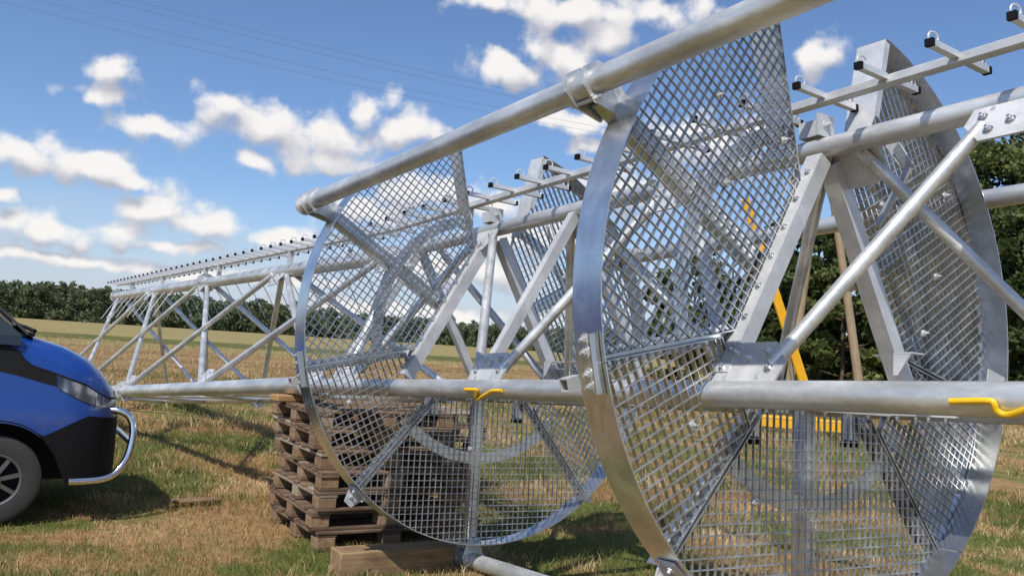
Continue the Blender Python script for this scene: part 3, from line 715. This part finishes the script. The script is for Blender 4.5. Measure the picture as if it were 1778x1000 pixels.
# bonnet: from the lip back to the windscreen, crowned
mb = MB(); nu, nv = 44, 12; vs = []
def ztop(s_): return lerp(s_, [(-.3, 1.53), (-.05, 1.51), (.15, 1.465), (.43, 1.385), (.62, 1.30), (.76, 1.20), (.90, 1.06)])
for i in range(nu + 1):
    a = -1 + 2 * i / nu; t = 1 - abs(a) * .60
    s_, y_ = outl(t); lip = lean(s_, y_ * (1 if a < 0 else -1), hood_low(s_, t)); c_ = Vector((max(-.05, min(.25, s_ * .3)), lip.y * .25, 0)); zl = hood_low(s_, t)
    for j in range(nv + 1):
        r_ = 1 - (j / nv) ** 1.7 * .98; q = c_.lerp(lip, r_); f_ = (1 - r_ ** 7) ** .55 if r_ < 1 else 0
        q.z = zl + (max(ztop(q.x), zl) - zl) * f_ + .004; vs.append(q)
mb.add(vs, [(i * (nv + 1) + j, (i + 1) * (nv + 1) + j, (i + 1) * (nv + 1) + j + 1, i * (nv + 1) + j + 1) for i in range(nu) for j in range(nv)])
mb.build('bonnet', 'blue_paint', van)
# cab and cargo body behind the nose
def loft(secs, mat, name):
    mb = MB(); n = len(secs[0]); vs = [v for s_ in secs for v in s_]
    fs = [(i * n + k, i * n + (k + 1) % n, (i + 1) * n + (k + 1) % n, (i + 1) * n + k) for i in range(len(secs) - 1) for k in range(n)]
    fs += [tuple(range(n))[::-1], tuple((len(secs) - 1) * n + k for k in range(n))]; mb.add(vs, fs); return mb.build(name, mat, van)
def section(s, zl, zt_, w0, w1):
    o = [(s, -w0, zl), (s, -w0 * 1.005, zl + (zt_ - zl) * .5), (s, -w1, zt_ - .14), (s, -w1 + .12, zt_), (s, w1 - .12, zt_), (s, w1, zt_ - .14), (s, w0 * 1.005, zl + (zt_ - zl) * .5), (s, w0, zl)]
    return [Vector(v) for v in o]
loft([section(-5.4, .42, 2.62, .99, .93), section(-1.35, .42, 2.62, .99, .93), section(-.95, .42, 2.58, .99, .91)], 'blue_paint', 'cargo_body')
loft([section(-.9495, .42, 2.56, .985, .90), section(-.80, .42, 2.35, .985, .88), section(-.755, .42, 1.47, .985, .84)], 'blue_paint', 'cab')
mb = MB(); mb.plate([(-.84, -.84, 2.38), (-.84, .84, 2.38), (.15, .86, 1.475), (.15, -.86, 1.475)], .02); mb.build('windscreen', 'dark_glass', van)
for sg in (-1, 1): mb = MB(); mb.plate([(-.87, sg * .90, 2.32), (.10, sg * .935, 1.46), (.10, sg * .955, 1.38), (-.98, sg * .955, 1.42)], .03); mb.build('quarter_window', 'dark_glass', van)
mb = MB()
for sg in (-1, 1): mb.plate([(-2.0, sg * .997, 1.42), (-1.0, sg * .997, 1.42), (-1.02, sg * .975, 2.1), (-2.0, sg * .975, 2.1)], .012)
mb.build('side_window', 'dark_glass', van)
for sg in (-1, 1):
    mb = MB(); mb.box((-.72, sg * 1.16, 1.58), (.06, 0, 0), (0, .10, 0), (0, 0, .17)); mb.beam((-.75, sg * .97, 1.5), (-.72, sg * 1.08, 1.52), .05, .05, (0, 0, 1)); mb.build('mirror', 'black_plastic', van, bevel=.02)
mb = MB(); mb.tube([(.13, -.62, 1.53), (.10, -.2, 1.55), (.05, .3, 1.57)], .012, 8); mb.tube([(.20, -.80, 1.50), (.13, -.62, 1.53)], .016, 8); mb.build('wiper', 'black_trim', van)
mb = MB(); mb.beam((.10, -.84, 1.47), (.10, .84, 1.47), .20, .03, (1, 0, 0)); mb.build('scuttle', 'black_trim', van)
mb = MB(); mb.abox((-.72, -.62, .30), (.62, .62, .9)); mb.abox((-5.3, -.8, .34), (-.73, .8, .44)); mb.build('chassis', 'black_trim', van)
for sx_w in (0, -3.5):
    for sg in (-1, 1):
        mb = MB(); y0 = sg * .855
        prof = [(.205, -.10), (.30, -.115), (.335, -.10), (.345, -.06), (.347, 0), (.345, .06), (.335, .10), (.30, .115), (.205, .10)]; n = 40; vs = []
        for k in range(n):
            a = 2 * pi * k / n
            for r_, w_ in prof: vs.append((sx_w + r_ * cos(a), y0 + w_, .347 + r_ * sin(a)))
        m_ = len(prof); fs = [(k * m_ + j, ((k + 1) % n) * m_ + j, ((k + 1) % n) * m_ + (j + 1) % m_, k * m_ + (j + 1) % m_) for k in range(n) for j in range(m_)]
        mb.add(vs, fs); wh = mb.build('wheel', 'rubber', van)
        mb = MB(); yo = y0 + sg * .085
        mb.torus((sx_w, yo, .347), (0, 1, 0), .198, .016, 36, 8)
        for k in range(8):
            a = 2 * pi * k / 8 + .2; mb.beam((sx_w + .05 * cos(a), yo, .347 + .05 * sin(a)), (sx_w + .19 * cos(a), yo + sg * -.01, .347 + .19 * sin(a)), .032, .03, (0, 1, 0))
        mb.tube([(sx_w, yo - sg * .03, .347), (sx_w, yo + sg * .02, .347)], .06, 20); mb.build('rim', 'alloy', wh)
        mb = MB(); mb.tube([(sx_w, yo - sg * .07, .347), (sx_w, yo - sg * .06, .347)], .2, 24); mb.build('hub_backing', 'black_trim', wh)
# bull bar
mb = MB()
for sg in (-1, 1):
    pts = [(.52, sg * 1.0, .335), (.74, sg * .98, .34), (.86, sg * .95, .38), (.95, sg * .92, .50), (.985, sg * .90, .66), (.985, sg * .88, .76), (.95, sg * .86, .84), (.88, sg * .84, .88), (.80, sg * .80, .885)]
    fine = []
    for i in range(len(pts) - 1):
        for k in range(4):
            a_, b_, c_, d_ = [Vector(pts[max(0, min(len(pts) - 1, i + j))]) for j in (-1, 0, 1, 2)]; t_ = k / 4
            fine.append(.5 * ((2 * b_) + (c_ - a_) * t_ + (2 * a_ - 5 * b_ + 4 * c_ - d_) * t_ ** 2 + (3 * b_ - a_ - 3 * c_ + d_) * t_ ** 3))
    fine.append(Vector(pts[-1])); mb.tube(fine, .03, 14)
mb.tube([(.98, -.905, .62), (1.02, 0, .62), (.98, .905, .62)], .028, 14)
mb.build('bull_bar', 'chrome', van)

# ------------------------------------------------------------------ power cables
for i, (x0, x1) in enumerate(((-53.6, -52.5), (-51.6, -50.7), (-48.7, -47.3), (-47.5, -45.9))):
    y0, y1 = -60, 150; pts = []
    for k in range(41):
        y = y0 + (y1 - y0) * k / 40; x = x0 + (x1 - x0) * y / 32; pts.append(Vector((x - x0, y - y0, .0009 * (y - 15) ** 2 - .3)))
    mb = MB(); mb.tube(pts, .009, 6); o = mb.build('power_cable', 'cable', None, loc=(x0, y0, 20)); tag(o, 'thin dark overhead power cable crossing the blue sky', 'cable', 'overhead cables')

# ------------------------------------------------------------------ vegetation
def leaf_cloud(C, S, n_per, size, rg, squash=.75, shade=None):
    """small leaf faces scattered through clumps: C clump centres, S clump radii"""
    k = len(C); N = k * n_per; ci = np.repeat(np.arange(k), n_per)
    d = rg.normal(size=(N, 3)); d /= np.linalg.norm(d, axis=1)[:, None]; rr = rg.random(N) ** .45
    p = C[ci] + d * (rr * S[ci])[:, None] * np.array([1, 1, squash])
    a = rg.normal(size=(N, 3)); a /= np.linalg.norm(a, axis=1)[:, None]; b = np.cross(a, rg.normal(size=(N, 3))); b /= np.linalg.norm(b, axis=1)[:, None] + 1e-9
    sz = size * (.6 + .8 * rg.random(N))[:, None]
    V = np.stack([p - a * sz * .5, p + b * sz * .32, p + a * sz * .5, p - b * sz * .32], 1).reshape(-1, 3)
    T = np.arange(N * 4).reshape(-1, 4); base = rg.random(k)[ci] * .45 + .1
    tint = np.repeat(np.clip(base + rg.normal(size=N) * .16 + .15 * (rg.random(N) > .85), 0, 1), 4)
    return V, T, tint
def tree_mesh(h, spread, n_cl, n_leaf, lsz, seed, crown0, conical):
    rg = np.random.default_rng(seed); C = []; S = []; limbs = []
    while len(C) < n_cl:
        z = crown0 + (1 - crown0) * rg.random(); f = (z - crown0) / (1 - crown0)
        env = spread * ((1 - f) ** .75 * (.35 + .65 * min(1, f * 5)) if conical else (sin(pi * min(1, .12 + .88 * f)) ** .6))
        a = rg.random() * 2 * pi; r_ = env * (.25 + .75 * sqrt(rg.random())) * (1 + .2 * sin(3 * a + seed))
        C.append((r_ * cos(a), r_ * sin(a), z * h)); S.append(h * (.045 + .04 * rg.random()))
    return np.array(C), np.array(S), rg
def make_tree(name, x, y, h, spread, seed, mat, label, group, crown0=.12, conical=False, n_cl=95, n_leaf=150, lsz=.26, rz=0, src=None):
    z = float(hgt(x, y)); e = empty(name, (x, y, z), rz); tag(e, label, 'tree', group)
    if src: 
        for ch in src.children:
            o = ch.copy(); COL.objects.link(o); o.parent = e
        k = h; e.scale = (k, k, k); return e
    C, S, rg = tree_mesh(h, spread, n_cl, n_leaf, lsz, seed, crown0, conical)
    V, T, tint = leaf_cloud(C, S, n_leaf, lsz, rg); me = fast_mesh('crown', V, T, mat, tint)
    o = bpy.data.objects.new('crown', me); COL.objects.link(o); o.parent = e
    mb = MB(); mb.tube([(0, 0, -.1), (.06, .03, h * .3), (-.04, .05, h * .65), (0, 0, h * .94)], [h * .018, h * .014, h * .009, .02], 10)
    for i in range(0, len(C), 4):
        c = C[i]; z0 = max(.1 * h, c[2] - .12 * h); mb.tube([(0, 0, z0), (c[0] * .5, c[1] * .5, z0 + (c[2] - z0) * .35), tuple(c)], [h * .006, h * .004, .012], 5)
    mb.build('trunk', 'bark', e); return e
T1 = 'tall dark leafy tree at the wood edge beyond the mast'; T2 = 'dark green conifer in the wood beyond the mast'; TG = 'trees of the wood beyond the mast'
def at(u, dist):
    d = pix_dir(u, 640); k = dist / math.hypot(d.x, d.y); return CAM.x + d.x * k, CAM.y + d.y * k
right = [(1795, 47, 13.8, 5.0, 0), (1700, 49, 12.9, 4.0, 0), (1585, 46, 11.0, 3.4, 1), (1500, 50, 10.0, 4.0, 0), (1415, 47, 8.6, 3.6, 0), (1335, 52, 9.2, 2.7, 1), (1265, 56, 9.0, 3.6, 0),
         (1745, 41, 8.2, 3.6, 0), (1640, 43, 6.8, 3.2, 0), (1460, 42, 6.2, 3.0, 0), (1365, 44, 6.6, 3.0, 0), (1880, 44, 12.0, 4.6, 0), (1960, 48, 12.5, 4.6, 1), (1550, 58, 12, 4.2, 0), (1200, 62, 8.5, 3.6, 0)]
TL = {0: 'tallest leafy tree of the wood beyond the mast', 7: 'low bushy tree at the foot of the tallest tree of the wood', 10: 'low bushy tree behind the two thin wooden props', 1: 'tall leafy tree just beyond the curved rim of the larger platform'}
for i, (u, ds, h, sp, con) in enumerate(right):
    x, y = at(u, ds)
    make_tree('conifer_tree' if con else 'leafy_tree', x, y, h, sp, 20 + i, 'pine_leaf' if con or i % 3 == 1 else 'leaf_tree', T2 if con else TL.get(i, T1), TG + (' (conifers)' if con else ''), .04 if h < 9 else .10, bool(con), 105 if h > 9 else 90, 150, .28)
# far wood along the field edge: reads as one mass
Cs = []; Ss = []
rg = np.random.default_rng(77)
for u in np.arange(-260, 1500, 9):
    for row in range(3):
        ds = 290 + row * 9 + 20 * (vnoise(u, row, 160, 9) - .5) + rg.normal() * 2; x, y = at(u + rg.normal() * 6, ds); z = float(hgt(x, y))
        hh = (8.2 + 2.6 * float(vnoise(u, 0, 130, 10)) + rg.normal() * .7 + row * .4) * (1.0 if u < 560 else .82)
        for k in range(9):
            f = rg.random(); Cs.append((x + rg.normal() * 1.5, y + rg.normal() * 1.5, z + hh * (-.06 + 1.0 * f))); Ss.append(1.9 - .8 * f)
V, T, tint = leaf_cloud(np.array(Cs), np.array(Ss), 50, .8, rg, .9)
me = fast_mesh('far_wood', V, T, 'forest_leaf', tint); o = bpy.data.objects.new('far_wood', me); COL.objects.link(o)
tag(o, 'dark green wood along the far edge of the field', 'wood', kind='stuff')

# grass
def blades(N, rmin, rmax, hmin, hmax, wid, seed, spread=.62, dens_pow=1.0, dry=0.0, clump=0):
    rg = np.random.default_rng(seed); r_ = (rmin ** dens_pow + (rmax ** dens_pow - rmin ** dens_pow) * rg.random(N)) ** (1 / dens_pow)
    th = atan2(FWD.y, FWD.x) + (rg.random(N) * 2 - 1) * spread
    x = CAM.x + r_ * np.cos(th); y = CAM.y + r_ * np.sin(th)
    g = green_patch(x, y); keep = rg.random(N) < (.35 + .65 * vnoise(x, y, .6, 21)) * (1 if not clump else (vnoise(x, y, 1.6, 22) > clump))
    x, y, g, r_ = x[keep], y[keep], g[keep], r_[keep]; n = len(x)
    inp = ((np.abs(x + 1.38) < .58) & (y > -.82) & (y < .3)) | ((np.abs(x + 3.25) < .57) & (y > .6) & (y < 1.7)); x, y, g, r_ = x[~inp], y[~inp], g[~inp], r_[~inp]; n = len(x)
    tuft = vnoise(x, y, .10, 51); tall = vnoise(x, y, 2.6, 23) * (.35 + 1.3 * tuft ** 1.3); h = (hmin + (hmax - hmin) * rg.random(n) ** 1.6) * (.6 + .8 * tall)
    a = rg.random(n) * 2 * pi; ln = h * (.25 + .9 * rg.random(n)); la = rg.random(n) * 2 * pi; w = wid * (.7 + .6 * rg.random(n)) * np.clip(r_ / 7, 1, 4)
    z = hgt(x, y) - .004; dx = np.cos(a) * w / 2; dy = np.sin(a) * w / 2; lx = np.cos(la) * ln; ly = np.sin(la) * ln
    V = np.stack([np.stack([x - dx, y - dy, z], 1), np.stack([x + dx, y + dy, z], 1), np.stack([x + dx * .7 + lx * .35, y + dy * .7 + ly * .35, z + h * .62], 1),
                  np.stack([x - dx * .7 + lx * .35, y - dy * .7 + ly * .35, z + h * .62], 1), np.stack([x + lx, y + ly, z + h], 1)], 1).reshape(-1, 3)
    o = np.arange(n)[:, None] * 5; T = np.concatenate([o + np.array([0, 1, 2]), o + np.array([0, 2, 3]), o + np.array([3, 2, 4])])
    isg = rg.random(n) < np.clip(.14 + .78 * g - dry, 0, 1); br = np.clip((vnoise(x, y, .9, 41) - .35) * 2.2, 0, 1)
    tint = np.where(isg, .02 + .32 * rg.random(n), .42 + .58 * np.clip((.55 * rg.random(n) + .55 * tuft) * (.4 + .85 * br), 0, 1))
    return V, T, np.repeat(tint, 5)
for nm, args, lab in (('grass', dict(N=330000, rmin=4.0, rmax=15, hmin=.016, hmax=.078, wid=.0055, seed=31), 'short dry and green grass round the mast and van'),
                      ('tall_grass', dict(N=110000, rmin=10.5, rmax=34, hmin=.05, hmax=.22, wid=.0055, seed=32, dry=.0, clump=.45), 'taller dry grass and weeds behind the mast'),
                      ('weed_tufts', dict(N=90000, rmin=4.5, rmax=16, hmin=.04, hmax=.13, wid=.0065, seed=34, dry=-.35, clump=.66), 'green weed tufts scattered in the dry grass'),
                      ('stubble', dict(N=90000, rmin=22, rmax=80, hmin=.05, hmax=.18, wid=.006, seed=33, dry=.35), 'brown stubble of the harvested field')):
    V, T, tint = blades(**args); me = fast_mesh(nm, V, T, 'grass_blade', tint); o = bpy.data.objects.new(nm, me); COL.objects.link(o); tag(o, lab, 'grass', kind='stuff')
